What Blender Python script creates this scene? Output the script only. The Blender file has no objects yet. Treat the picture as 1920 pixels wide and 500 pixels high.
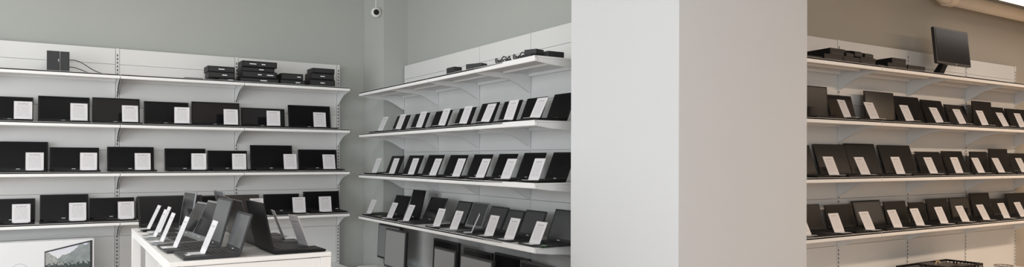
import bpy, bmesh, math, random
from mathutils import Matrix, Vector, Euler
random.seed(7)
PI = math.pi
COL = bpy.context.scene.collection

# ---------------------------------------------------------------- camera model (metres; camera stands at x=0, y=0)
E = 1.34
F = 1358.0
YAW = math.atan2(860, F)
CY, SY = math.cos(YAW), math.sin(YAW)
def dirs(px):
    u = (px - 960) / F
    return CY*u + SY, -SY*u + CY
def hor(px): return 296 + (px - 100) * .003
def X_at(px, Y):
    a, b = dirs(px); return Y*a/b
def Y_at(px, X):
    a, b = dirs(px); return X*b/a
def Z_at(px, py, Y=None, X=None):
    a, b = dirs(px)
    z = Y/b if Y is not None else X/a
    return E + (hor(px) - py)/F*z

# ---------------------------------------------------------------- materials
def mat(name, col, rough=.5, metal=0, spec=.5, noise=0, nscale=8, bump=0, emis=None, coat=0):
    m = bpy.data.materials.new(name); m.use_nodes = True
    nt = m.node_tree; b = nt.nodes['Principled BSDF']
    b.inputs['Base Color'].default_value = (*col, 1)
    b.inputs['Roughness'].default_value = rough
    b.inputs['Metallic'].default_value = metal
    b.inputs['Specular IOR Level'].default_value = spec
    b.inputs['Coat Weight'].default_value = coat
    if noise or bump:
        tc = nt.nodes.new('ShaderNodeTexCoord'); n = nt.nodes.new('ShaderNodeTexNoise')
        n.inputs['Scale'].default_value = nscale; n.inputs['Detail'].default_value = 5
        nt.links.new(tc.outputs['Object'], n.inputs['Vector'])
        if noise:
            r = nt.nodes.new('ShaderNodeMapRange')
            r.inputs['To Min'].default_value = 1-noise; r.inputs['To Max'].default_value = 1+noise
            h = nt.nodes.new('ShaderNodeMix'); h.data_type = 'RGBA'; h.blend_type = 'MULTIPLY'
            h.inputs['Factor'].default_value = 1
            h.inputs[6].default_value = (*col, 1)
            nt.links.new(n.outputs['Fac'], r.inputs['Value']); nt.links.new(r.outputs['Result'], h.inputs[7])
            nt.links.new(h.outputs[2], b.inputs['Base Color'])
        if bump:
            bp = nt.nodes.new('ShaderNodeBump'); bp.inputs['Strength'].default_value = bump
            bp.inputs['Distance'].default_value = .002
            nt.links.new(n.outputs['Fac'], bp.inputs['Height']); nt.links.new(bp.outputs['Normal'], b.inputs['Normal'])
    if emis:
        b.inputs['Emission Color'].default_value = (*emis[0], 1); b.inputs['Emission Strength'].default_value = emis[1]
    return m

M_wall = mat('painted_wall', (.39, .405, .385), .9, noise=.02, nscale=3, bump=.1)
M_wallR = mat('painted_wall_beige', (.40, .37, .32), .9, noise=.02, nscale=3, bump=.1)
M_column = mat('white_painted_column', (.575, .585, .60), .85, noise=.01, nscale=3, bump=.05)
M_ceil = mat('ceiling_paint', (.72, .70, .66), .9, noise=.02)
M_white = mat('white_powder_coated_steel', (.77, .77, .77), .38, noise=.01)
M_panel = mat('grey_white_steel_panel', (.67, .67, .66), .42, noise=.015, nscale=5)
M_bracket = mat('light_grey_steel', (.72, .725, .725), .4)
M_slot = mat('dark_slot', (.05, .05, .055), .8)
M_black = mat('black_plastic', (.007, .007, .0075), .45, spec=.18, noise=.1, nscale=30)
M_dkgrey = mat('dark_grey_plastic', (.024, .025, .027), .45, spec=.3, noise=.1, nscale=30)
M_brown = mat('dark_brown_lid', (.035, .026, .022), .35)
M_grey = mat('grey_aluminium', (.30, .31, .32), .35, metal=.6)
M_screen = mat('glossy_dark_screen', (.008, .008, .010), .12, spec=.42)
M_matte = mat('matte_dark_screen', (.006, .006, .007), .28, spec=.12)
M_scr2 = mat('screen_painted_grey_reflection', (.06, .062, .066), .25, spec=.45)  # dark screen, its grey reflection put into the base colour
M_scr3 = mat('screen_painted_pale_reflection', (.09, .093, .098), .22, spec=.5)  # switched-off black screen; paler reflected grey painted in as base colour
M_mon = mat('grey_monitor_screen', (.21, .215, .22), .35, spec=.5)
M_key = mat('black_keys', (.02, .02, .022), .5)
M_pad = mat('touchpad', (.05, .05, .055), .35)
M_mark = mat('silver_mark', (.75, .76, .78), .3)
M_orange = mat('orange_mark', (.75, .30, .06), .4)
M_green = mat('green_sticker', (.25, .65, .28), .5)
M_yellow = mat('yellow_sticker', (.70, .62, .15), .5)
M_acryl = mat('frosted_card_foot', (.70, .71, .73), .2)
M_table = mat('white_melamine', (.79, .785, .78), .32, noise=.01)
M_tabin = mat('pale_blue_grey_board', (.62, .64, .68), .5)
M_carton = mat('white_printed_carton', (.70, .71, .74), .45, noise=.01)
M_cable = mat('black_cable', (.03, .03, .032), .5)
M_frame = mat('black_monitor_frame', (.015, .015, .016), .4)
M_camw = mat('white_plastic', (.8, .8, .78), .4)
M_lens = mat('black_lens', (.006, .006, .006), .5, spec=.15)
M_pipe = mat('beige_painted_pipe', (.72, .62, .50), .5, noise=.04)
M_lamp = mat('lit_lamp_tube', (.9, .9, .9), .4, emis=((1, .93, .86), 3.2))
M_louvre = mat('grey_lamp_housing', (.38, .37, .35), .4, metal=.4)
M_tan = mat('kraft_handle', (.55, .38, .2), .6)
M_chrome = mat('grey_wire', (.28, .25, .23), .35, metal=.7)

# floor: warm wooden boards
M_floor = bpy.data.materials.new('light_oak_floor'); M_floor.use_nodes = True
nt = M_floor.node_tree; b = nt.nodes['Principled BSDF']; b.inputs['Roughness'].default_value = .45
tc = nt.nodes.new('ShaderNodeTexCoord'); br = nt.nodes.new('ShaderNodeTexBrick')
br.inputs['Color1'].default_value = (.50, .40, .30, 1); br.inputs['Color2'].default_value = (.44, .34, .25, 1)
br.inputs['Mortar'].default_value = (.15, .1, .06, 1); br.inputs['Scale'].default_value = 1
br.inputs['Brick Width'].default_value = 1.2; br.inputs['Row Height'].default_value = .14; br.inputs['Mortar Size'].default_value = .002
nt.links.new(tc.outputs['Object'], br.inputs['Vector']); nt.links.new(br.outputs['Color'], b.inputs['Base Color'])

# paper with rows of small print (object space: x across, z up)
def paper_mat():
    m = bpy.data.materials.new('printed_white_card'); m.use_nodes = True
    nt = m.node_tree; L = nt.links; N = nt.nodes.new; b = nt.nodes['Principled BSDF']; b.inputs['Roughness'].default_value = .45
    def math_(op, a, bb=None, c=None):
        n = N('ShaderNodeMath'); n.operation = op
        for i, v in enumerate((a, bb, c)):
            if v is None: continue
            if isinstance(v, (int, float)): n.inputs[i].default_value = v
            else: L.new(v, n.inputs[i])
        return n.outputs[0]
    tc = N('ShaderNodeTexCoord'); s = N('ShaderNodeSeparateXYZ'); L.new(tc.outputs['Object'], s.inputs[0])
    x, z = s.outputs[0], s.outputs[2]
    rows = math_('GREATER_THAN', math_('FRACT', math_('MULTIPLY', z, 125)), .45)
    inx = math_('LESS_THAN', math_('ABSOLUTE', x), .043)
    iny = math_('MULTIPLY', math_('GREATER_THAN', z, .022), math_('LESS_THAN', z, .112))
    n = N('ShaderNodeTexNoise'); n.inputs['Scale'].default_value = 260
    L.new(tc.outputs['Object'], n.inputs['Vector'])
    word = math_('GREATER_THAN', n.outputs['Fac'], .44)
    f = math_('MULTIPLY', math_('MULTIPLY', rows, inx), math_('MULTIPLY', iny, word))
    head = math_('MULTIPLY', math_('MULTIPLY', math_('LESS_THAN', math_('ABSOLUTE', x), .034), math_('MULTIPLY', math_('GREATER_THAN', z, .119), math_('LESS_THAN', z, .131))), math_('GREATER_THAN', n.outputs['Fac'], .47))
    f = math_('MAXIMUM', math_('MULTIPLY', f, .42), math_('MULTIPLY', head, .75))
    mx = N('ShaderNodeMix'); mx.data_type = 'RGBA'
    mx.inputs[6].default_value = (.62, .61, .63, 1); mx.inputs[7].default_value = (.22, .22, .25, 1)
    L.new(f, mx.inputs['Factor']); L.new(mx.outputs[2], b.inputs['Base Color'])
    return m
M_paper = paper_mat()

# printed landscape (object space of the print: x across 0..w, z up)
def landscape_mat():
    m = bpy.data.materials.new('printed_mountain_picture'); m.use_nodes = True
    nt = m.node_tree; L = nt.links; N = nt.nodes.new; b = nt.nodes['Principled BSDF']; b.inputs['Roughness'].default_value = .4
    def mt(op, a, bb=None):
        n = N('ShaderNodeMath'); n.operation = op
        for i, v in enumerate((a, bb)):
            if v is None: continue
            if isinstance(v, (int, float)): n.inputs[i].default_value = v
            else: L.new(v, n.inputs[i])
        return n.outputs[0]
    def mixc(f, a, c):
        n = N('ShaderNodeMix'); n.data_type = 'RGBA'; L.new(f, n.inputs['Factor'])
        for i, v in ((6, a), (7, c)):
            if isinstance(v, tuple): n.inputs[i].default_value = (*v, 1)
            else: L.new(v, n.inputs[i])
        return n.outputs[2]
    tc = N('ShaderNodeTexCoord'); s = N('ShaderNodeSeparateXYZ'); L.new(tc.outputs['Object'], s.inputs[0])
    x, z = s.outputs[0], s.outputs[2]
    n1 = N('ShaderNodeTexNoise'); n1.inputs['Scale'].default_value = 14; n1.inputs['Detail'].default_value = 8
    L.new(tc.outputs['Object'], n1.inputs['Vector'])
    n2 = N('ShaderNodeTexNoise'); n2.inputs['Scale'].default_value = 60; n2.inputs['Detail'].default_value = 6
    L.new(tc.outputs['Object'], n2.inputs['Vector'])
    sky = mixc(mt('MULTIPLY', mt('ADD', z, .02), 5.0), (.66, .67, .74), (.34, .40, .68))
    cloud = mixc(mt('MULTIPLY', n1.outputs['Fac'], .6), sky, (.66, .66, .70))
    jit = mt('MULTIPLY', mt('SUBTRACT', n1.outputs['Fac'], .5), .10)
    # left crag: z < .0 + slope falling to the right
    crag = mt('LESS_THAN', z, mt('ADD', mt('SUBTRACT', .005, mt('MULTIPLY', x, .85)), jit))
    hill = mt('LESS_THAN', z, mt('ADD', mt('SUBTRACT', mt('MULTIPLY', x, .55), .105), jit))
    rock = mixc(n2.outputs['Fac'], (.02, .03, .03), (.62, .63, .62))
    fog = mixc(n1.outputs['Fac'], (.06, .085, .085), (.40, .44, .45))
    c = mixc(hill, cloud, fog); c = mixc(crag, c, rock)
    tree = mt('LESS_THAN', z, mt('ADD', -.105, mt('MULTIPLY', mt('SUBTRACT', n2.outputs['Fac'], .5), .16)))
    c = mixc(tree, c, (.03, .05, .05))
    L.new(c, b.inputs['Base Color'])
    return m
M_land = landscape_mat()

# ---------------------------------------------------------------- mesh helpers
class MB:
    def __init__(s): s.bm = bmesh.new()
    def box(s, c, d, M=None, bev=0):
        tmp = bmesh.new()
        bmesh.ops.create_cube(tmp, size=1, matrix=Matrix.Translation(c) @ Matrix.Diagonal((*d, 1)))
        if bev: bmesh.ops.bevel(tmp, geom=list(tmp.edges), offset=bev, segments=2, affect='EDGES', profile=.7)
        if M: tmp.transform(M)
        me = bpy.data.meshes.new('t'); tmp.to_mesh(me); tmp.free(); s.bm.from_mesh(me); bpy.data.meshes.remove(me)
        return s
    def cyl(s, c, r, h, axis='Z', seg=24, r2=None, M=None):
        tmp = bmesh.new()
        R = {'Z': Matrix(), 'X': Matrix.Rotation(PI/2, 4, 'Y'), 'Y': Matrix.Rotation(-PI/2, 4, 'X')}[axis]
        bmesh.ops.create_cone(tmp, cap_ends=True, segments=seg, radius1=r, radius2=r if r2 is None else r2, depth=h, matrix=Matrix.Translation(c) @ R)
        if M: tmp.transform(M)
        me = bpy.data.meshes.new('t'); tmp.to_mesh(me); tmp.free(); s.bm.from_mesh(me); bpy.data.meshes.remove(me)
        return s
    def prism(s, pts, a, b, axis='X', M=None):
        """polygon pts extruded between a and b along axis"""
        tmp = bmesh.new()
        def P(p, t):
            return {'X': (t, p[0], p[1]), 'Y': (p[0], t, p[1]), 'Z': (p[0], p[1], t)}[axis]
        v0 = [tmp.verts.new(P(p, a)) for p in pts]; v1 = [tmp.verts.new(P(p, b)) for p in pts]
        n = len(pts)
        tmp.faces.new(v0); tmp.faces.new(v1[::-1])
        for i in range(n): tmp.faces.new((v0[i], v1[i], v1[(i+1) % n], v0[(i+1) % n]))
        bmesh.ops.recalc_face_normals(tmp, faces=tmp.faces)
        if M: tmp.transform(M)
        me = bpy.data.meshes.new('t'); tmp.to_mesh(me); tmp.free(); s.bm.from_mesh(me); bpy.data.meshes.remove(me)
        return s
    def tube(s, pts, r, seg=8, res=6):
        # smooth path through pts (Catmull-Rom), swept circle
        P = [Vector(p) for p in pts]; Q = []
        for i in range(len(P)-1):
            p0 = P[max(i-1, 0)]; p1 = P[i]; p2 = P[i+1]; p3 = P[min(i+2, len(P)-1)]
            for k in range(res):
                t = k/res
                Q.append(.5*((2*p1)+(-p0+p2)*t+(2*p0-5*p1+4*p2-p3)*t*t+(-p0+3*p1-3*p2+p3)*t**3))
        Q.append(P[-1]); rings = []
        for i, q in enumerate(Q):
            d = (Q[min(i+1, len(Q)-1)] - Q[max(i-1, 0)]).normalized()
            a = d.cross(Vector((0, 0, 1)));
            if a.length < 1e-3: a = d.cross(Vector((0, 1, 0)))
            a.normalize(); bb = d.cross(a)
            rings.append([s.bm.verts.new(q + r*(math.cos(2*PI*j/seg)*a + math.sin(2*PI*j/seg)*bb)) for j in range(seg)])
        for A, B in zip(rings, rings[1:]):
            for j in range(seg): s.bm.faces.new((A[j], A[(j+1) % seg], B[(j+1) % seg], B[j]))
        s.bm.faces.new(rings[0][::-1]); s.bm.faces.new(rings[-1])
        return s
    def build(s, name, m, parent=None, loc=(0, 0, 0), rot=(0, 0, 0), smooth=False):
        bmesh.ops.recalc_face_normals(s.bm, faces=s.bm.faces)
        me = bpy.data.meshes.new(name); s.bm.to_mesh(me); s.bm.free()
        for mm in (m if isinstance(m, (list, tuple)) else [m]): me.materials.append(mm)
        if smooth:
            for p in me.polygons: p.use_smooth = True
        o = bpy.data.objects.new(name, me); COL.objects.link(o)
        o.location = loc; o.rotation_euler = rot
        if parent: o.parent = parent
        return o
def tag(o, label, cat, group=None):
    o['label'] = label; o['category'] = cat
    if group: o['group'] = group
    return o
def thing(name, label, cat, loc, rz=0, group=None):
    o = bpy.data.objects.new(name, None); COL.objects.link(o); o.empty_display_size = .1
    o.location = loc; o.rotation_euler = (0, 0, rz)
    return tag(o, label, cat, group)
def struct(mb, name, m):
    o = mb.build(name, m); o['kind'] = 'structure'; return o
ORD = ['first', 'second', 'third', 'fourth', 'fifth', 'sixth', 'seventh', 'eighth', 'ninth', 'tenth', 'eleventh', 'twelfth']

# ---------------------------------------------------------------- the room
LW, LF = 7.25, 6.90            # rear wall shelving: panel plane and shelf front plane (y)
CW, CF = 3.075, 2.584          # side wall shelving: panel plane and shelf front plane (x)
RW, RF = 3.51, 3.15            # right wall shelving (y)
H = 3.35
struct(MB().box((3, 2.2, -.05), (14.4, 10.8, .1)), 'floor', M_floor)
struct(MB().box((3, 2.2, H+.05), (14.4, 10.8, .1)), 'ceiling', M_ceil)
struct(MB().box((-.45, LW+.12, H/2), (7.3, .1, H)), 'wall_rear', M_wall)
struct(MB().box((CW+.13, (3.55+LW+.17)/2, H/2), (.16, LW+.17-3.55, H)), 'wall_side', M_wall)
struct(MB().box((6.65, RW+.12, H/2), (7.1, .1, H)), 'wall_right', M_wallR)
struct(MB().box((10.15, .25, H/2), (.1, 6.6, H)), 'wall_far_right', M_wallR)
struct(MB().box((3, -3.05, H/2), (14.4, .1, H)), 'wall_back', M_wall)
struct(MB().box((-4.1, 2.2, H/2), (.1, 10.4, H)), 'wall_left', M_wall)
struct(MB().prism([(2.675, 2.646), (3.708, 2.646), (3.708, 3.55), (2.675, 3.55)], 0, H, 'Z'), 'column', M_column)
struct(MB().prism([(2.776, LW+.068), (2.86, 6.98), (3.13, 6.98), (3.13, LW+.068)], 0, H, 'Z'), 'trim_corner', M_wall)

# ---------------------------------------------------------------- shelving
# local frame of a run: x along the wall, y out of the wall towards the room is -y, wall panel plane y = 0
def place_run(kind):
    if kind == 'rear':  return lambda x, y=0, z=0: ((x, LW + y, z), 0)
    if kind == 'right': return lambda x, y=0, z=0: ((x, RW + y, z), 0)
    if kind == 'side':  return lambda x, y=0, z=0: ((CW + y, x, z), -PI/2)
ZP_TOP = E + .965
def make_back(kind, joints, words):
    loc, rz = place_run(kind)(0)
    t = thing('wall_shelving', words, 'shelving', loc, rz)
    sx = (lambda v: v) if kind != 'side' else (lambda v: -v)    # local x of a joint for the turned run
    js = sorted(sx(j) for j in joints)
    seams = [E+.825-.377*k for k in range(6) if E+.825-.377*k > .05]
    lev = [ZP_TOP] + seams + [.04]
    for a, c in zip(js, js[1:]):
        m = MB()
        for z1, z0 in zip(lev, lev[1:]):
            m.box(((a+c)/2, .012, (z0+z1)/2), ((c-a-.034 if kind != 'side' else c-a-.006), .022, z1-z0-.0022), bev=.0015)
        m.box(((a+c)/2, .032, (ZP_TOP+.04)/2), (c-a-.03, .01, ZP_TOP-.06))
        m.build('back_panel', M_panel, t)
    for j in js:
        u = MB().box((j, .018 if kind != 'side' else .022, (ZP_TOP+.02)/2), (.028, .04 if kind != 'side' else .028, ZP_TOP-.02)).build('upright', M_panel, t)
        if kind == 'side': continue
        m = MB(); z = .1
        while z < ZP_TOP-.03:
            m.box((j, -.0022, z), (.009, .002, .019)); z += .0325
        m.build('slot_column', M_slot, u)
    return t
def make_shelf(kind, a, c, z, depth, label, group, bfirst=True, blast=True, name='shelf'):
    loc, rz = place_run(kind)(0)
    if kind == 'side': x0, x1 = -c, -a
    else: x0, x1 = a, c
    cx = (x0+x1)/2; w = x1-x0-.004
    off = Vector((loc[0], loc[1], z)); 
    t = thing(name, label, 'shelf', off, rz, group)
    m = MB().box((cx, -depth/2-.003, -.006), (w, depth-.006, .012), bev=.001)
    m.box((cx, -.015, -.02), (w-.02, .02, .028))                        # rear stiffening lip
    m.box((cx, -depth*.5, -.019), (w-.04, .03, .014))
    m.build('board', M_white, t)
    fr = MB().prism([(-depth, -.002), (-depth+.012, 0), (-depth+.018, 0), (-depth+.018, -.036), (-depth+.003, -.036), (-depth, -.033)], x0+.002, x1-.002, 'X')
    fr.build('front_edge', M_white, t)
    d = depth
    prof = [(-.002, -.013), (-.002, -.150), (-.02, -.150), (-.06, -.128), (-.13, -.088), (-.20, -.062), (-d*.75, -.050), (-d+.022, -.038), (-d+.022, -.013)]
    for flag, bx in ((bfirst, x0+.006), (blast, x1-.006)):
        if flag:
            bo = MB().prism(prof, bx-.002, bx+.002, 'X').build('bracket', M_bracket, t)
    return t

rear_j = [-1.525, -.525, .475, 1.475, 2.475]
side_j = [6.95 - .785*k for k in range(5)]
right_j = [3.74, 4.325, 5.325, 6.33, 7.33, 8.32]
side_j[-1] = 3.81
make_back('rear', rear_j, 'pale grey steel shelving back with slotted uprights along the rear wall')
make_back('side', side_j, 'pale grey steel shelving back on the side wall between corner and column')
make_back('right', right_j, 'pale grey steel shelving back with slotted uprights right of the white column')
ZL = [E+.705, E+.292, E-.115, E-.528]
ZC = [E+.663, E+.252, E-.150, E-.561]
ZR = [E+.719, E+.300, E-.123, E-.543]
ROWN = ['top shelf', 'second shelf down', 'third shelf down', 'fourth shelf down']
bayL = ['bay partly cut by the picture edge', 'bay above the white carton', 'middle bay behind the display table', 'bay next to the room corner']
bayL = ['outermost bay', 'bay above the white carton', 'bay behind the display table', 'bay next to the room corner']
for r, z in enumerate(ZL):
    for k in range(4):
        make_shelf('rear', rear_j[k], rear_j[k+1], z, LW-LF, f'white metal {ROWN[r]} on the rear wall, {bayL[k]}', 'shelves on the rear wall')
for r, z in enumerate(ZC):
    for k in range(4):
        pos = ['nearest the room corner', 'second from the room corner', 'second from the white column', 'nearest the white column'][k]
        make_shelf('side', side_j[k+1], side_j[k], z, CW-CF, f'white metal {ROWN[r]} on the side wall, bay {pos}', 'shelves on the side wall')
for r, z in enumerate(ZR):
    for k in range(5):
        pos = ['behind the white column', 'beside the white column', 'second along from the column', 'third along from the column', 'at the open end'][k]
        make_shelf('right', right_j[k], right_j[k+1], z, RW-RF, f'white metal {ROWN[r]} on the right wall, bay {pos}', 'shelves on the right wall')
# deep bottom shelves (plinth decks)
def deck(kind, a, c, z, d, label):
    loc, rz = place_run(kind)(0)
    x0, x1 = (-c, -a) if kind == 'side' else (a, c)
    t = thing('base_shelf', label, 'shelf', (loc[0], loc[1], 0), rz)
    MB().box(((x0+x1)/2, -d/2-.002, z-.015), (x1-x0-.004, d-.004, .03), bev=.003).build('board', M_white, t)
    MB().box(((x0+x1)/2, -d+.03, (z-.03)/2), (x1-x0-.01, .02, z-.034)).build('kick_plate', M_white, t)
ZB = .27
for k in range(4): deck('rear', rear_j[k], rear_j[k+1], ZB, .50, f'deep white bottom shelf on the rear wall, {bayL[k]}')
for k in range(4): deck('side', side_j[k+1], side_j[k], ZB, .50, 'deep white bottom shelf on the side wall, bay ' + ['nearest the room corner', 'second from the room corner', 'second from the white column', 'nearest the white column'][k])
for k in range(5): deck('right', right_j[k], right_j[k+1], ZB, .46, 'deep white bottom shelf on the right wall, bay ' + ['behind the white column', 'beside the white column', 'second along from the column', 'third along from the column', 'at the open end'][k])

# ---------------------------------------------------------------- laptops and price cards
def make_laptop(loc, rz, w, lid_h, tilt, label, group, depth=None, shell=None, screen=None, mark=None, sticker=None, bezel=.012):
    d = depth or max(.2, min(.255, w*.69))
    shell = shell or M_black; screen = screen or M_matte
    t = thing('laptop', label, 'laptop', loc, rz, group)
    th = .017
    base = MB().prism([(-d/2, .005), (-d/2+.006, .002), (d/2-.01, .001), (d/2, .004), (d/2, th+.002), (-d/2+.008, th-.003), (-d/2, th-.006)], -w/2, w/2, 'X')
    for sx in (-1, 1):
        for sy in (-1, 1): base.box((sx*(w/2-.03), sy*(d/2-.03), .0015), (.02, .012, .003))
    base.build('base', shell, t)
    # keyboard: rows of key caps
    kb = MB(); kw = w*.84; rows = 5; kd = d*.42; y0 = d/2-.035
    slope = lambda y: th-.003 + (y + d/2)/d*.005
    for r in range(rows):
        y = y0 - kd*(r+.5)/rows
        n = 14 if r != rows-1 else 8
        for c in range(n):
            kx = -kw/2 + kw*(c+.5)/n; ww = kw/n*.84
            if r == rows-1 and c in (3, 4): ww = kw/n*.98
            kb.box((kx, y, slope(y)+.0012), (ww, kd/rows*.82, .0022))
    kb.build('keyboard', M_key, t)
    MB().box((0, -d*.27, slope(-d*.27)+.0003), (w*.27, d*.26, .0012)).build('touchpad', M_pad, t)
    # lid, hinged on the rear edge
    piv = (0, d/2-.004, th+.001); rot = (-tilt, 0, 0)
    lid = MB().box((0, .004, lid_h/2), (w, .008, lid_h), bev=.003)
    lid.cyl((-w*.33, .003, .001), .005, w*.12, 'X', 12).cyl((w*.33, .003, .001), .005, w*.12, 'X', 12)
    lo = lid.build('lid', shell, t, piv, rot)
    MB().box((0, -.0006, lid_h/2+.004), (w-2*bezel, .0016, lid_h-.030), bev=.0004).build('display', screen, lo)
    if mark is not None:
        x, mm = mark
        MB().box((x*w, -.0012, .0075), (.028, .0016, .0045), bev=.0006).build('logo', mm, lo)
    if sticker is not None:
        MB().box((sticker[0]*w, -d/2+.03, slope(-d/2+.03)+.0006), (.042, .016, .0012)).build('sticker', sticker[1], t)
    return t
def make_card(loc, rz, label, group, tilt=.25, w=.122, h=.145, yaw=0):
    t = thing('price_card', label, 'price card', loc, rz+yaw, group)
    MB().box((0, -.028, .0008), (w*.82, .058, .0016)).build('foot', M_acryl, t)
    MB().box((0, 0, h/2), (w, .0024, h), bev=.0005).build('sheet', M_paper, t, (0, .0015, .001), (-tilt, 0, 0))
    return t

def row_of(kind, items, z, wallname, rowname, frm, grp):
    """items: (px left, px right, py of lid top, card centre px or None, tilt, options)"""
    n = 0
    for it in items:
        pl, pr, top, cpx, tilt = it[:5]; opt = dict(it[5]) if len(it) > 5 else {}
        n += 1
        front = opt.pop('front', .02)
        cy = opt.pop('cardyaw', 0); name = opt.pop('who', None); cf = opt.pop('cardoff', .035)
        if kind in ('rear', 'right'):
            W0 = LF if kind == 'rear' else RF
            d = opt.get('depth', .235); hy = W0+front+d
            xa, xb = X_at(pl, hy), X_at(pr, hy); w = xb-xa; cx = (xa+xb)/2
            zt = Z_at((pl+pr)/2, top, Y=hy+.04)
            loc = (cx, W0+front+d/2, z); rz = 0
            cl = (X_at(cpx, W0+front+cf), W0+front+cf, z+.0165) if cpx else None
        else:
            d = opt.get('depth', .235); hx = CF+front+d
            ya, yb = Y_at(pl, hx), Y_at(pr, hx); w = ya-yb; cx = (ya+yb)/2
            zt = Z_at((pl+pr)/2, top, X=hx+.06)
            loc = (CF+front+d/2, cx, z); rz = -PI/2
            cl = (CF+front+cf, (cx-.03 if cpx is True else Y_at(cpx, CF+front+cf)), z+.0165) if cpx else None
        opt['depth'] = d
        lh = max(.17, min(.27, (zt - z - .018)/math.cos(tilt)))
        col = opt.pop('colour', 'black')
        if name: lab = name
        else: lab = f'{col} open laptop, {rowname} of the {wallname}, {ORD[n-1]} from the {frm}'
        opt.setdefault('mark', (-.02, M_mark))
        make_laptop(loc, rz, w, lh, tilt, lab, grp[0], **opt)
        if cl:
            make_card(cl, rz, f'white price card on {ORD[n-1]} laptop from the {frm}, {rowname} of the {wallname}', grp[1], tilt=(random.uniform(.16, .26) if kind == 'rear' else random.uniform(.36, .46)), yaw=cy, h=(.145 if kind != 'side' else .15))

T = .16
GL = ('laptops on the rear wall shelves', 'price cards on the rear wall laptops')
GC = ('laptops on the side wall shelves', 'price cards on the side wall laptops')
GR = ('laptops on the right wall shelves', 'price cards on the right wall laptops')
gloss = {'screen': M_screen}
row_of('rear', [
    (-25, 62, 181, 43, T), (71, 168, 181, 148, T), (173, 262, 184, 244, .13, gloss), (270, 354, 191, 341, T, {'cardyaw': -.12}),
    (359, 449, 192, 433, .08, {**gloss, 'cardyaw': -.08}), (452, 534, 203, 513, .12, {**gloss, 'cardyaw': -.1}), (541, 620, 198, 600, T)],
    ZL[1], 'rear wall', 'second shelf', 'left', GL)
row_of('rear', [
    (-20, 90, 265, 65, T), (93, 186, 276, 166, T, {'cardyaw': -.06}), (201, 289, 275, 268, T), (309, 386, 278, 373, T, {'cardyaw': -.1}),
    (390, 464, 282, 449, T, {'cardyaw': -.05}), (470, 549, 272, 545, T), (560, 632, 280, 618, T)],
    ZL[2], 'rear wall', 'third shelf', 'left', GL)
row_of('rear', [
    (-22, 66, 372, 40, T), (75, 166, 364, 146, T), (168, 252, 370, 237, T), (256, 338, 374, None, T), (345, 411, 366, None, T, {'shell': M_brown, 'colour': 'dark brown', 'mark': (-.2, M_orange)}),
    (413, 487, 366, 483, T, {'shell': M_brown, 'screen': M_brown, 'colour': 'dark brown', 'mark': (0, M_orange)}), (495, 562, 363, 562, T), (570, 637, 358, 611, T, {'mark': (.42, M_mark)})],
    ZL[3], 'rear wall', 'fourth shelf', 'left', GL)

T2 = .40
row_of('side', [(a, c, t, True, T2) for (a, c, t) in [(1024, 1064, 176), (974, 1012, 184), (932, 965, 190), (890, 922, 194), (850, 880, 205), (806, 836, 213), (768, 794, 220), (734, 758, 226)]],
    ZC[1], 'side wall', 'second shelf', 'white column', GC)
row_of('side', [(a, c, t, True, T2) for (a, c, t) in [(1022, 1062, 285), (968, 1008, 286), (922, 956, 288), (876, 910, 289), (832, 864, 290), (792, 820, 290), (756, 782, 291), (724, 746, 292)]],
    ZC[2], 'side wall', 'third shelf', 'white column', GC)
row_of('side', [
    (1026, 1072, 392, None, .36, {'sticker': (.43, M_green), 'screen': M_scr2, 'shell': M_dkgrey, 'colour': 'dark grey', 'bezel': .016}),
    (972, 1010, 393, 1002, .40, {'screen': M_scr2, 'shell': M_dkgrey, 'colour': 'dark grey'}), (940, 970, 392, 954, .42, {'screen': M_scr2, 'shell': M_dkgrey, 'colour': 'dark grey'}), (906, 938, 386, 916, .45, {'screen': M_scr2, 'shell': M_dkgrey, 'colour': 'dark grey'}), (873, 903, 378, 884, .38, {'cardyaw': -.5, 'screen': M_scr2, 'shell': M_grey, 'colour': 'grey'}),
    (845, 871, 376, 850, .42, {'screen': M_scr2, 'bezel': .016}), (792, 822, 369, 818, .45, {'screen': M_screen, 'shell': M_dkgrey, 'colour': 'dark grey'}), (764, 787, 355, 761, .25, {'sticker': (0, M_mark)}),
    (731, 757, 365, 730, .40, {'sticker': (.2, M_yellow)})],
    ZC[3], 'side wall', 'fourth shelf', 'white column', GC)
# closed slim laptop at the very end of that shelf
t = thing('laptop', 'slim dark laptop folded shut at the corner end of the side wall, fourth shelf', 'laptop', (CF+.14, 6.84, ZC[3]), -PI/2, GC[0])
MB().box((0, 0, .009), (.19, .22, .014), bev=.003).build('base', M_dkgrey, t)
MB().box((0, 0, .0195), (.19, .22, .006), bev=.002).build('lid', M_black, t)
make_card((CF+.06, 6.83, ZC[3]+.023), -PI/2, 'white price card standing on the shut laptop, fourth shelf at the room corner', GC[1], tilt=.42)

T3 = .31
row_of('right', [
    (1478, 1552, 161, None, .05, {'mark': None}), (1558, 1605, 179, 1590, .25, {**gloss, 'cardyaw': .15}), (1624, 1679, 173, 1641, .10, {**gloss}), (1686, 1736, 181, 1707, T3, {'front': .03}),
    (1739, 1778, 188, 1763, T3), (1782, 1820, 197, 1806, T3, gloss), (1824, 1860, 191, 1848, .06), (1862, 1893, 201, 1887, T3, {'mark': None}), (1896, 1940, 205, 1918, T3)],
    ZR[1], 'right wall', 'second shelf', 'white column', GR)
row_of('right', [
    (1480, 1532, 271, None, T3, {'mark': None}), (1539, 1597, 270, 1565, T3), (1598, 1654, 269, 1624, T3), (1661, 1720, 272, 1690, T3), (1727, 1772, 284, 1752, T3),
    (1777, 1815, 283, 1800, T3), (1821, 1853, 284, 1841, .1), (1857, 1892, 279, 1879, .1), (1901, 1950, 287, 1922, .3, {'shell': M_dkgrey, 'colour': 'dark grey'})],
    ZR[2], 'right wall', 'third shelf', 'white column', GR)
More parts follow.
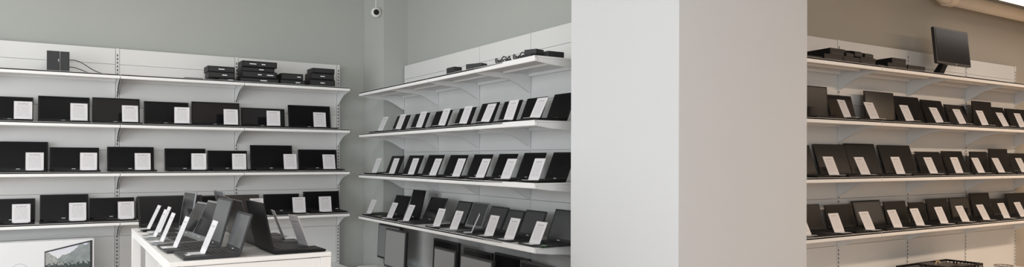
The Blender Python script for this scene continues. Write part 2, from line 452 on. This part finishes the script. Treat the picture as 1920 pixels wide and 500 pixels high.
row_of('right', [
    (1478, 1546, 383, 1512, .25), (1553, 1604, 382, 1575, .2), (1610, 1662, 375, 1633, T3, {'screen': M_dkgrey}), (1664, 1705, 376, 1685, .22), (1709, 1739, 378, 1727, .2),
    (1743, 1783, 371, 1772, .2), (1786, 1822, 369, 1812, .2, gloss), (1826, 1862, 361, 1851, .2), (1864, 1893, 371, 1889, .3, {'shell': M_dkgrey, 'colour': 'dark grey'}), (1893, 1932, 361, 1920, .2)],
    ZR[3], 'right wall', 'fourth shelf', 'white column', GR)

# ---------------------------------------------------------------- display table with laptops back to back
TZ = .90
tx0, tx1, ty0, ty1 = .415, 1.115, 3.36, 5.12
t = thing('display_table', 'white display table with rows of open laptops, in front of the rear wall shelves', 'table', ((tx0+tx1)/2, (ty0+ty1)/2, 0))
w, l = tx1-tx0, ty1-ty0
MB().box((0, 0, TZ-.010), (w, l, .020), bev=.002).build('table_top', M_table, t)
for sx in (-1, 1):
    for sy in (-1, 1):
        MB().box((sx*(w/2-.025), sy*(l/2-.025), (TZ-.022)/2), (.048, .048, TZ-.022), bev=.002).build('leg', M_table, t)
for sy in (-1, 1): MB().box((0, sy*(l/2-.018), TZ-.055), (w-.1, .02, .06), bev=.001).build('apron', M_table, t)
for sx in (-1, 1): MB().box((sx*(w/2-.018), 0, TZ-.040), (.02, l-.1, .030), bev=.001).build('apron', M_table, t)
for y in (l*.2, -l*.15): MB().box((0, y, (TZ-.03)/2+.05), (w-.06, .022, TZ-.15)).build('divider', M_table, t)
MB().box((.06, 0, .45), (.02, l-.12, .8)).build('centre_board', M_tabin, t)
MB().box((0, 0, .12), (w-.06, l-.06, .025), bev=.002).build('bottom_shelf', M_table, t)
GT = ('laptops on the display table', 'price cards on the display table laptops')
n5 = ['nearest', 'second nearest', 'third nearest', 'fourth nearest', 'fifth nearest']
#            y     w    depth lid   tilt shell    screen
spec = [(3.52, .270, .235, .180, .30, M_dkgrey, M_scr3, 'small grey', .055, .095, .02), (3.825, .300, .235, .232, .26, M_dkgrey, M_scr3, 'tall grey', .022, .055, .03), (4.125, .285, .225, .212, .42, M_grey, M_screen, 'slim grey', .014, .040, .08),
        (4.40, .240, .200, .200, .52, M_grey, M_screen, 'thin silver', .016, .035, .12), (4.65, .215, .180, .230, .15, M_grey, M_screen, 'upright grey', .065, .035, .15)]
for i, (y, ww, d, lh, tl, sh, sc, cn, ox, co_, yw) in enumerate(spec):
    make_laptop((tx0+ox+d/2, y, TZ), -PI/2+yw, ww, lh, tl, f'{cn} open laptop facing the table\'s long left edge, {n5[i]} to the camera', GT[0], depth=d, shell=sh, screen=sc,
                sticker=((.2, M_mark) if i == 0 else None), mark=(0, M_mark))
    make_card((tx0+ox+co_, y - .03, TZ+.0165), -PI/2, f'white price card on the {n5[i]} laptop along the table\'s long left edge', GT[1], tilt=.38, h=.152, w=.10, yaw=.03)
# laptop turned to the camera at the far end
make_laptop((.645, 4.94, TZ), 0, .385, .222, .62, 'large black open laptop facing the camera at the far end of the display table', GT[0], depth=.25, screen=M_matte)
make_card((.485, 4.87, TZ+.0165), -PI/2, 'white price card turned sideways on the large laptop at the table\'s far end', GT[1], tilt=.42, h=.15, w=.10, yaw=.05)
spec2 = [(3.555, .345, .245, .225, .20, M_black, 'wide black'), (3.92, .34, .235, .225, .33, M_brown, 'dark brown'), (4.28, .33, .23, .225, .30, M_brown, 'brown black'), (4.60, .29, .21, .235, .22, M_grey, 'tall grey')]
for i, (y, ww, d, lh, tl, sh, cn) in enumerate(spec2):
    make_laptop((tx1-.018-d/2, y, TZ), PI/2, ww, lh, tl, f'{cn} open laptop facing the table\'s long right edge, {n5[i]} to the camera', GT[0], depth=d, shell=sh, mark=(0, M_mark))
    if i < 3:
        make_card((tx1-.018-.055, y, TZ+.0165), PI/2, f'white price card on the {n5[i]} laptop along the table\'s long right edge', GT[1], tilt=.36, h=.16, w=.11, yaw=(.15, -.1, 0)[i])

# ---------------------------------------------------------------- carton with a printed monitor
fy = 6.80; bx1 = X_at(177, fy); bx0 = bx1-.90; bz0 = ZB; bz1 = Z_at(177, 447, Y=fy); th = .13
t = thing('monitor_carton', 'white monitor carton printed with a mountain picture, on the bottom shelf', 'box', ((bx0+bx1)/2, fy+th/2, ZB))
bw, bh = bx1-bx0, bz1-bz0
MB().box((0, 0, bh/2), (bw, th, bh), bev=.006).build('carton', M_carton, t)
MB().box((0, 0, bh+.0015), (bw*.98, .05, .002)).build('tape', M_bracket, t)
# printed monitor, drawn turned: a trapezium, dark frame and landscape
px = lambda p, q: (X_at(p, fy)-(bx0+bx1)/2, Z_at(p, q, Y=fy)-ZB)
a1, a2, a3, a4 = px(84, 471), px(175, 447.5), px(175, 512), px(84, 510)
a2 = (a2[0]-.004, a2[1]-.006)
MB().prism([a1, a2, (a2[0], a2[1]-.34), (a1[0], a1[1]-.26)], -th/2-.0012, -th/2+.001, 'Y').build('printed_monitor', M_frame, t)
ix0, ix1 = a1[0]+.006, a2[0]-.018
def zt(x): return a1[1] + (a2[1]-a1[1])*(x-a1[0])/(a2[0]-a1[0]) - .012
o = MB().prism([(0, zt(ix0)-a1[1]), (ix1-ix0, zt(ix1)-a1[1]), (ix1-ix0, zt(ix1)-.30-a1[1]), (0, zt(ix0)-.23-a1[1])], 0, .0015, 'Y').build('printed_landscape', M_land, t, (ix0, -th/2-.0022, a1[1]))
# ring emblem low on the carton
c = px(37, 508); ring = MB(); R = .058
for k in range(40):
    a0 = 2*PI*k/40; a9 = 2*PI*(k+1)/40
    ring.prism([(c[0]+R*math.cos(a0), c[1]+R*math.sin(a0)), (c[0]+R*math.cos(a9), c[1]+R*math.sin(a9)), (c[0]+(R-.003)*math.cos(a9), c[1]+(R-.003)*math.sin(a9)), (c[0]+(R-.003)*math.cos(a0), c[1]+(R-.003)*math.sin(a0))], -th/2-.001, -th/2+.001, 'Y')
ring.build('printed_emblem', mat('grey_print', (.35, .38, .46), .5), t)

# ---------------------------------------------------------------- monitors on the bottom shelf of the side wall (screens towards -x)
def make_monitor(x, y, zc, w, h, label, screen, rz=-PI/2, tilt=.06, floorz=ZB, group='monitors below the side wall shelf', compact=False, mark=False):
    """x,y: screen face centre; zc: centre height"""
    t = thing('monitor', label, 'monitor', (x, y, floorz), rz, group)
    zl = zc-floorz
    bo = MB().box((0, .013, 0), (w, .026, h), bev=.004).box((0, .034, 0), (w*.55, .03, h*.55), bev=.01).build('housing', M_frame, t, (0, 0, zl), (-tilt, 0, 0))
    MB().box((0, -.0008, .002), (w-.032, .0026, h-.036)).build('display', screen, bo)
    if mark: MB().box((.03, -.001, -h/2+.008), (.006, .003, .012)).build('logo', M_mark, bo)
    # neck leaning back behind the screen, and a foot
    if zl - h/2 > .01:
        k = .45 if compact else 1
        MB().prism([(.11*k, .012), (.18*k, .012), (.075, zl-h*.3), (.035, zl-h*.3)], -.035, .035, 'X').build('neck', M_black, t)
        MB().box((0, .12*k, .006), (.20, .17*k, .012), bev=.004).build('foot', M_black, t)
    return t
# (px left, px right, y top, y of top right, plane x)
mons = [(709, 749, 422, 2.82, .345, 'grey-screened monitor close to the corner, rear one of the first pair'), (722, 760, 430.5, 2.58, .350, 'grey-screened monitor close to the corner, front one of the first pair'),
        (812, 858, 450.5, 2.82, .36, 'black monitor of the second pair from the corner, rear one'), (813, 853, 466, 2.58, .34, 'grey-screened monitor of the second pair from the corner, front one'),
        (868, 920, 469, 2.82, .36, 'dark monitor of the third pair from the corner, rear one'), (862, 922, 482, 2.58, .34, 'wide grey-screened monitor of the third pair from the corner, front one'),
        (926, 990, 479, 2.82, .36, 'black monitor nearest the column, rear one of the last pair'), (974, 1052, 495, 2.58, .33, 'black monitor nearest the column, front one of the last pair')]
for i, (a, b_, top, X, h, lab) in enumerate(mons):
    ya, yb = Y_at(a, X), Y_at(b_, X); zt_ = Z_at((a+b_)/2, top, X=X)
    h = min(h, zt_-ZB-.03)
    sc = M_mon if i in (0, 1, 3, 5) else M_matte
    make_monitor(X, (ya+yb)/2, zt_-h/2, ya-yb, h, lab, sc, tilt=.05, compact=(i % 2 == 0))

# ---------------------------------------------------------------- things on the rear wall's top shelf
def chassis(name, px0, px1, py0, py1, Y, depth, label, cat, group, marks=(), zmin=None, vertical=False):
    x0, x1 = X_at(px0, Y), X_at(px1, Y); z0 = zmin if zmin is not None else Z_at(px0, py1, Y=Y)
    h = (py1-py0)/F*(Y/dirs((px0+px1)/2)[1])
    t = thing(name, label, cat, ((x0+x1)/2, Y+depth/2, z0), 0, group)
    w = x1-x0
    MB().box((0, 0, h/2), (w, depth, h), bev=min(.004, h*.2)).build('casing', M_black, t)
    MB().box((0, -depth/2-.001, h/2), (w*.94, .004, h*.72), bev=.001).build('front_panel', M_dkgrey, t)
    for (u, ww) in marks:
        MB().box((u*w, -depth/2-.0035, h*.5), (ww*.85, .0014, min(.008, h*.2))).build('lettering', M_mark, t)
    return t, z0+h
zA = ZL[0]
g1 = 'black mini computers on the rear top shelf'
Yf = LF+.06
_, z = chassis('mini_computer', 410, 446, 0, 5, Yf, .18, 'thin flat black mini computer beneath the smaller stack on the top shelf', 'computer', g1, [(.1, .05)], zmin=zA)
_, z = chassis('mini_computer', 391, 440, 0, 11, Yf-.01, .2, 'black mini computer, middle of the smaller stack on the top shelf', 'computer', g1, [(.1, .05)], zmin=z)
chassis('mini_computer', 389, 440, 0, 11, Yf, .2, 'black mini computer, topmost of the smaller stack on the top shelf', 'computer', g1, [(0, .06)], zmin=z)
_, z = chassis('mini_computer', 449, 523, 0, 9, Yf, .2, 'black mini computer, lowest of the tall stack on the top shelf', 'computer', g1, [(.1, .07)], zmin=zA)
_, z = chassis('mini_computer', 453, 519, 0, 12, Yf-.01, .2, 'black mini computer, second from the bottom of the tall stack', 'computer', g1, [(.3, .07), (0, .04)], zmin=z)
_, z = chassis('mini_computer', 452, 514, 0, 8, Yf+.01, .19, 'black mini computer, second from the top of the tall stack', 'computer', g1, [(.1, .05)], zmin=z)
chassis('mini_computer', 454, 519, 0, 11, Yf-.01, .2, 'black mini computer, topmost of the tall stack on the top shelf', 'computer', g1, [(-.2, .07), (.1, .04)], zmin=z)
_, z = chassis('mini_computer', 525, 572, 0, 9, Yf, .19, 'black mini computer, lower of the pair beside the tall stack', 'computer', g1, [(.2, .05)], zmin=zA)
chassis('mini_computer', 527, 568, 0, 12, Yf, .19, 'black mini computer, upper of the pair beside the tall stack', 'computer', g1, [(.3, .04)], zmin=z)
_, z = chassis('mini_computer', 580, 628, 0, 13, Yf, .19, 'black mini computer, lower of the pair nearest the corner', 'computer', g1, [(0, .05)], zmin=zA)
_, z = chassis('mini_computer', 582, 626, 0, 12, Yf, .19, 'black mini computer, middle one of the stack nearest the corner', 'computer', g1, [(0, .05)], zmin=z)
_['label'] = 'black mini computer, middle of the three stacked nearest the room corner'
chassis('mini_computer', 586, 627, 0, 9, Yf, .19, 'black mini computer, topmost of the three stacked nearest the room corner', 'computer', g1, [], zmin=z)
# small closed switch box with two cables
x0, x1 = X_at(87, Yf), X_at(130, Yf); w = x1-x0; h = .165
t = thing('network_box', 'square black box with two cables trailing from its side, top shelf', 'box', ((x0+x1)/2, Yf+.06, zA))
m = MB()
for a, c in ((-w/2, .012), (.014, w/2)): m.box(((a+c)/2, 0, h/2), (c-a-.001, .12, h), bev=.003)
m.build('casing', M_dkgrey, t)
MB().box((.002, -.0615, h*.55), (.004, .003, .02)).build('latch', M_mark, t)
MB().tube([(w/2-.01, -.02, h*.62), (w/2+.04, -.02, h*.62), (w/2+.09, -.03, h*.50), (w/2+.17, -.04, h*.18), (w/2+.23, -.05, .006), (w/2+.28, -.05, .004)], .0035).build('cable', M_cable, t, smooth=True)
MB().tube([(w/2-.01, -.03, h*.27), (w/2+.03, -.03, h*.26), (w/2+.08, -.04, h*.16), (w/2+.13, -.05, .006), (w/2+.17, -.05, .004)], .0035).build('cable', M_cable, t, smooth=True)
x = X_at(358, Yf)
t = thing('cable_bar', 'thin black bar with a short cable lying flat on the rear top shelf', 'cable', (x, Yf, zA))
MB().box((.02, 0, .006), (.15, .03, .012), bev=.003).build('bar', M_dkgrey, t)
MB().tube([(-.05, 0, .006), (-.08, .01, .004), (-.12, 0, .004)], .003).build('cord', M_cable, t, smooth=True)

# ---------------------------------------------------------------- power adapters on the side wall's top shelf
g2 = 'power adapters on the side wall top shelf'
def adapter(y, x, z, size, rz, label, coil=True, lift=0):
    t = thing('power_adapter', label, 'power adapter', (x, y, z+lift), rz, g2)
    a, b_, c = size
    MB().box((0, 0, c/2), (a, b_, c), bev=.006).build('brick', M_dkgrey, t)
    MB().box((0, 0, c+.0004), (a*.5, b_*.5, .001)).build('rating_label', M_mark if lift else M_pad, t)
    if coil:
        MB().tube([(a/2-.005, 0, c/2), (a/2+.03, .01, c*.4), (a/2+.06, .03, .006), (a/2+.09, -.02, .006), (a/2+.05, -.05, .008), (a/2+.02, -.045, .02), (a/2+.055, -.02, .014)], .0035).build('cord', M_cable, t, smooth=True)
    return t
zc = ZC[0]
X0 = CF+.07
adapter(Y_at(851, X0), X0, zc, (.13, .07, .055), -PI/2, 'boxy black power adapter furthest from the column on the top shelf')
adapter(Y_at(893, X0), X0, zc, (.15, .07, .045), -1.2, 'long black power adapter with trailing cord, third shape from the column')
for px_, lab in ((938, 'coil of black cable heaped on the top shelf beside the long adapter'), (972, 'looped black cable with plug on the top shelf near the stacked adapters')):
    y = Y_at(px_, X0)
    pts = []
    for k in range(26):
        a = k*.75; r = .045+.012*math.sin(k*1.7)
        pts.append((r*math.cos(a)*.7, 1.5*r*math.sin(a), .006+.0022*k*(.4 if k % 2 else 1)))
    t = thing('cable_coil', lab, 'cable', (X0+.02, y, zc), 0)
    MB().tube(pts, .0042, 7, 4).build('cord', M_cable, t, smooth=True)
    MB().box((.0, -.07, .016), (.03, .045, .03), bev=.006).build('plug', M_dkgrey, t)
adapter(3.965, X0+.01, zc, (.13, .11, .024), -PI/2, 'flat black power adapter, lower of the stacked pair near the column', coil=False)
adapter(3.955, X0+.02, zc+.0245, (.10, .085, .034), -1.25, 'black power adapter, upper of the stacked pair near the column', coil=False)
adapter(3.865, CF+.185, zc, (.055, .13, .042), -PI/2, 'long black power adapter lying along the end edge of the top shelf', coil=False)

# ---------------------------------------------------------------- docking stations on the right wall's top shelf
g3 = 'docking stations on the right top shelf'
def dock(px0, px1, Y, z, h, depth, label, silver=False, shape=0):
    x0, x1 = X_at(px0, Y), X_at(px1, Y); w = x1-x0
    t = thing('docking_station', label, 'docking station', ((x0+x1)/2, Y+depth/2, z), 0, g3)
    prof = [(-depth/2, 0), (-depth/2, h*.55), (-depth/2+.02, h*.75), (depth*.1, h), (depth/2, h), (depth/2, 0)] if shape == 0 else [(-depth/2, 0), (-depth/2, h), (depth/2, h*.9), (depth/2, 0)]
    MB().prism(prof, -w/2, w/2, 'X').build('body', M_black, t)
    MB().box((0, -depth/2-.0005, h*.3), (w*.8, .002, h*.12)).build('front_slot', M_dkgrey, t)
    MB().box((w*.28, 0.03, h*.985), (w*.18, depth*.2, .004)).build('connector', M_mark if silver else M_dkgrey, t)
    return z+h
zr = ZR[0]; Y = RF+.03
dock(1508, 1542, Y, zr, .03, .18, 'low flat docking station closest to the white column')
za = dock(1545, 1580, Y, zr, .045, .22, 'black docking station, first of the bottom row after the flat one', shape=1)
zb = dock(1581, 1612, Y, zr, .045, .22, 'black docking station, second of the bottom row under the stacked ones', shape=1)
zc_ = dock(1613, 1641, Y, zr, .055, .22, 'black docking station at the far end of the bottom row of the pile', shape=1)
dock(1556, 1584, Y+.02, za, .052, .19, 'black docking station on top of the pile, nearest the column', shape=1)
dock(1586, 1600, Y+.01, zb, .05, .18, 'narrow black docking station on top of the pile, second from the column', silver=False)
dock(1602, 1617, Y+.01, zc_, .058, .18, 'black docking station with a silver catch on top of the pile', silver=True)
dock(1621, 1637, Y+.01, zc_, .050, .18, 'black docking station with a silver catch at the open end of the pile', silver=True)
zd = dock(1664, 1700, Y, zr, .04, .2, 'low black docking station underneath the one with a silver label', shape=1)
dock(1646, 1662, Y+.01, zr, .03, .2, 'small flat docking station between the pile and the silver labelled one')
dock(1672, 1698, Y+.01, zd, .045, .17, 'black docking station with a silver label, raised on another one', silver=True, shape=1)
dock(1702, 1734, Y, zr, .042, .2, 'low black docking station beside the standing monitor', shape=1)

# monitor on the right top shelf
Ym = RF+.12
xm = X_at(1786, Ym)
zm0 = Z_at(1782, 122, Y=Ym); zm1 = Z_at(1782, 54, Y=Ym)
make_monitor(xm, Ym, (zm0+zm1)/2, .565, zm1-zm0, 'black monitor standing on the right wall top shelf beside docking stations', M_matte, rz=.0, tilt=.10, floorz=zr, group=None, mark=True)

# ---------------------------------------------------------------- baskets on the right wall's bottom shelf
def basket(x0, x1, y0, y1, z0, z1, label, m, mesh_step=.028, name='wire_basket', wall=.006):
    t = thing(name, label, 'basket', ((x0+x1)/2, (y0+y1)/2, z0))
    w, d, h = x1-x0, y1-y0, z1-z0
    MB().box((0, -d/2, h), (w, .012, .014)).box((0, d/2, h), (w, .012, .014)).box((-w/2, 0, h), (.012, d, .014)).box((w/2, 0, h), (.012, d, .014)).build('rim', m, t)
    g = MB(); n = int(w/mesh_step)
    for k in range(n+1):
        x = -w/2 + w*k/n
        for s in (-1, 1): g.box((x, s*d/2, h/2), (.007, .005, h))
    n = int(d/mesh_step)
    for k in range(n+1):
        y = -d/2 + d*k/n
        for s in (-1, 1): g.box((s*w/2, y, h/2), (.005, .007, h))
    z = .0
    while z < h-.01:
        for s in (-1, 1):
            g.box((0, s*d/2, z+.004), (w, .005, .007)); g.box((s*w/2, 0, z+.004), (.005, d, .007))
        z += mesh_step
    g.build('lattice', m, t)
    MB().box((0, 0, .004), (w, d, .006)).build('bottom', m, t)
    return t
bxr = X_at(1775, 3.42)
basket(bxr-.80, bxr, 3.12, 3.42, ZB, Z_at(1775, 485, Y=3.42)-.007, 'black lattice basket full of dark parts on the right wall bottom shelf', M_black)
for k, (dx, dy, hh) in enumerate(((-.66, 3.27, .17), (-.42, 3.28, .18), (-.17, 3.26, .165))):
    t = thing('power_supply', ['brown black box in the lattice basket, nearest the column', 'brown black box with tan handle in the middle of the lattice basket', 'brown black box in the lattice basket, nearest the open end'][k], 'box', (bxr+dx, dy, ZB+.008), .1*k, 'boxes inside the lattice basket')
    MB().box((0, 0, hh/2), (.20, .22, hh), bev=.006).build('casing', M_brown, t)
    MB().tube([(-.04, 0, hh-.002), (-.03, 0, hh+.022), (.03, 0, hh+.022), (.04, 0, hh-.002)], .005).build('handle', M_tan if k == 1 else M_black, t, smooth=True)
# small round wire basket
bx = X_at(1882, 3.3); t = thing('round_wire_basket', 'small round grey wire basket on the right wall bottom shelf', 'basket', (bx, 3.3, ZB))
hz = Z_at(1882, 497, Y=3.3)-ZB; R = .075
m = MB()
m.tube([(R*math.cos(a*PI/8), R*math.sin(a*PI/8), hz) for a in range(17)], .004)
m.build('rim', M_chrome, t, smooth=True)
m = MB()
for a in range(14):
    q = a*PI/7; m.tube([(R*math.cos(q), R*math.sin(q), hz), (R*.9*math.cos(q), R*.9*math.sin(q), .003)], .002, 6, 2)
for zz in (.35, .7): m.tube([((R*(.9+.1*zz))*math.cos(a*PI/8), (R*(.9+.1*zz))*math.sin(a*PI/8), hz*zz) for a in range(17)], .002, 6, 3)
m.cyl((0, 0, .003), R*.9, .004)
m.build('wires', M_chrome, t, smooth=True)

# ---------------------------------------------------------------- security camera high on the corner trim
cx, cy = 2.822, 7.10
zz = Z_at(703, 22, Y=7.05)
t = thing('security_camera', 'white security camera with a black lens high on the corner', 'camera', (cx, cy, zz))
d = Vector((-cx*.9, -cy, -.9)).normalized(); q = Vector((0, 0, 1)).rotation_difference(d).to_matrix().to_4x4()
nrm = Vector((-.28, -.084, 0)).normalized()
m = MB(); bmesh.ops.create_uvsphere(m.bm, u_segments=32, v_segments=20, radius=.052); m.build('dome', M_camw, t, d*.05, smooth=True)
m = MB(); bmesh.ops.create_cone(m.bm, cap_ends=True, segments=28, radius1=.030, radius2=.027, depth=.024, matrix=Matrix.Translation(d*.098) @ q); m.build('lens', M_lens, t, smooth=False)
qq = Vector((0, 0, 1)).rotation_difference(nrm).to_matrix().to_4x4()
m = MB(); bmesh.ops.create_cone(m.bm, cap_ends=True, segments=28, radius1=.045, radius2=.045, depth=.06, matrix=Matrix.Translation(-nrm*.01) @ qq); m.build('mount', M_camw, t)
MB().box((.0, 0.0, .22), (.010, .014, .38)).build('cable_duct', M_bracket, t)

# ---------------------------------------------------------------- pipe and lamp, upper right
Yp = 3.43
xp = X_at(1778, Yp)
t = thing('ceiling_pipe', 'beige painted pipe running high along the right wall', 'pipe', (xp, Yp, E+1.47))
MB().cyl(((9.9-xp)/2, 0, 0), .058, 9.9-xp, 'X', 28).build('tube', M_pipe, t, smooth=True)
MB().cyl((.0, 0, 0), .072, .10, 'X', 28).build('collar', M_pipe, t, smooth=False)
MB().tube([(-.04, 0, 0), (-.12, 0, .01), (-.19, 0, .07), (-.21, 0, .20), (-.21, 0, .50)], .058, 24, 8).build('elbow', M_pipe, t, smooth=True)
Yl = 2.86; xl = X_at(1848, Yl); LZ = E+1.36
t = thing('linear_ceiling_lamp', 'long lit ceiling lamp with grey housing in the upper right corner', 'lamp', (xl, Yl, LZ))
Ll = 3.0
pts = [(0, 0), (.03, -.05), (.10, -.11), (.25, -.15), (Ll, -.15), (Ll, .15), (.25, .15), (.10, .11), (.03, .05)]
MB().prism(pts, .012, .07, 'Z').build('housing', M_louvre, t)
for y in (-.085, 0, .085): MB().box((Ll/2+.12, y, .004), (Ll-.42, .045, .016), bev=.004).build('lamp_tube', M_lamp, t)
for x in (.5, 2.5): MB().cyl((x, 0, .07+(H-LZ-.07)/2), .006, H-LZ-.072, 'Z', 8).build('hanging_rod', M_bracket, t)

# ---------------------------------------------------------------- light
def area(name, loc, rot, sx, sy, power, col, spread=None):
    l = bpy.data.lights.new(name, 'AREA'); l.shape = 'RECTANGLE'; l.size = sx; l.size_y = sy; l.energy = power; l.color = col
    o = bpy.data.objects.new(name, l); COL.objects.link(o); o.location = loc; o.rotation_euler = rot
    return o
# daylight through the shop windows on the left and behind the camera
area('window_daylight_side', (-3.9, 3.2, 1.6), (0, -PI/2, 0), 2.2, 6.5, 225, (.89, .95, 1.0))
area('window_daylight_back', (-1.0, -2.9, 1.7), (PI/2, 0, 0), 5.0, 2.3, 215, (.94, .965, 1.0))
for i, (x, y) in enumerate(((.6, 4.9), (-1.6, 3.0))):
    area('ceiling_lamp', (x, y, H-.06), (0, 0, 0), 1.2, .3, 24, (1, .96, .90))
for i, (x, y) in enumerate(((6.3, .5), (7.8, .5), (9.3, .5))):
    area('ceiling_lamp_warm', (x, y, 2.75), (0, 0, 0), 1.4, .3, 56, (1, .77, .58))
w = bpy.data.worlds.new('world'); bpy.context.scene.world = w; w.use_nodes = True
w.node_tree.nodes['Background'].inputs[0].default_value = (.8, .9, 1, 1); w.node_tree.nodes['Background'].inputs[1].default_value = .6

# ---------------------------------------------------------------- camera
cd = bpy.data.cameras.new('camera'); co = bpy.data.objects.new('camera', cd); COL.objects.link(co)
cd.sensor_width = 36; cd.lens = F/1920*36; cd.shift_y = (298.6-250)/1920; cd.clip_start = .05
co.matrix_world = Matrix.Translation((0, 0, E)) @ Matrix.Rotation(-YAW, 4, 'Z') @ Matrix.Rotation(PI/2, 4, 'X') @ Matrix.Rotation(math.radians(.17), 4, 'Z')
sc = bpy.context.scene; sc.camera = co
sc.view_settings.view_transform = 'Standard'; sc.view_settings.look = 'None'; sc.view_settings.gamma = 1
sc.view_settings.use_curve_mapping = False; sc.view_settings.exposure = .0
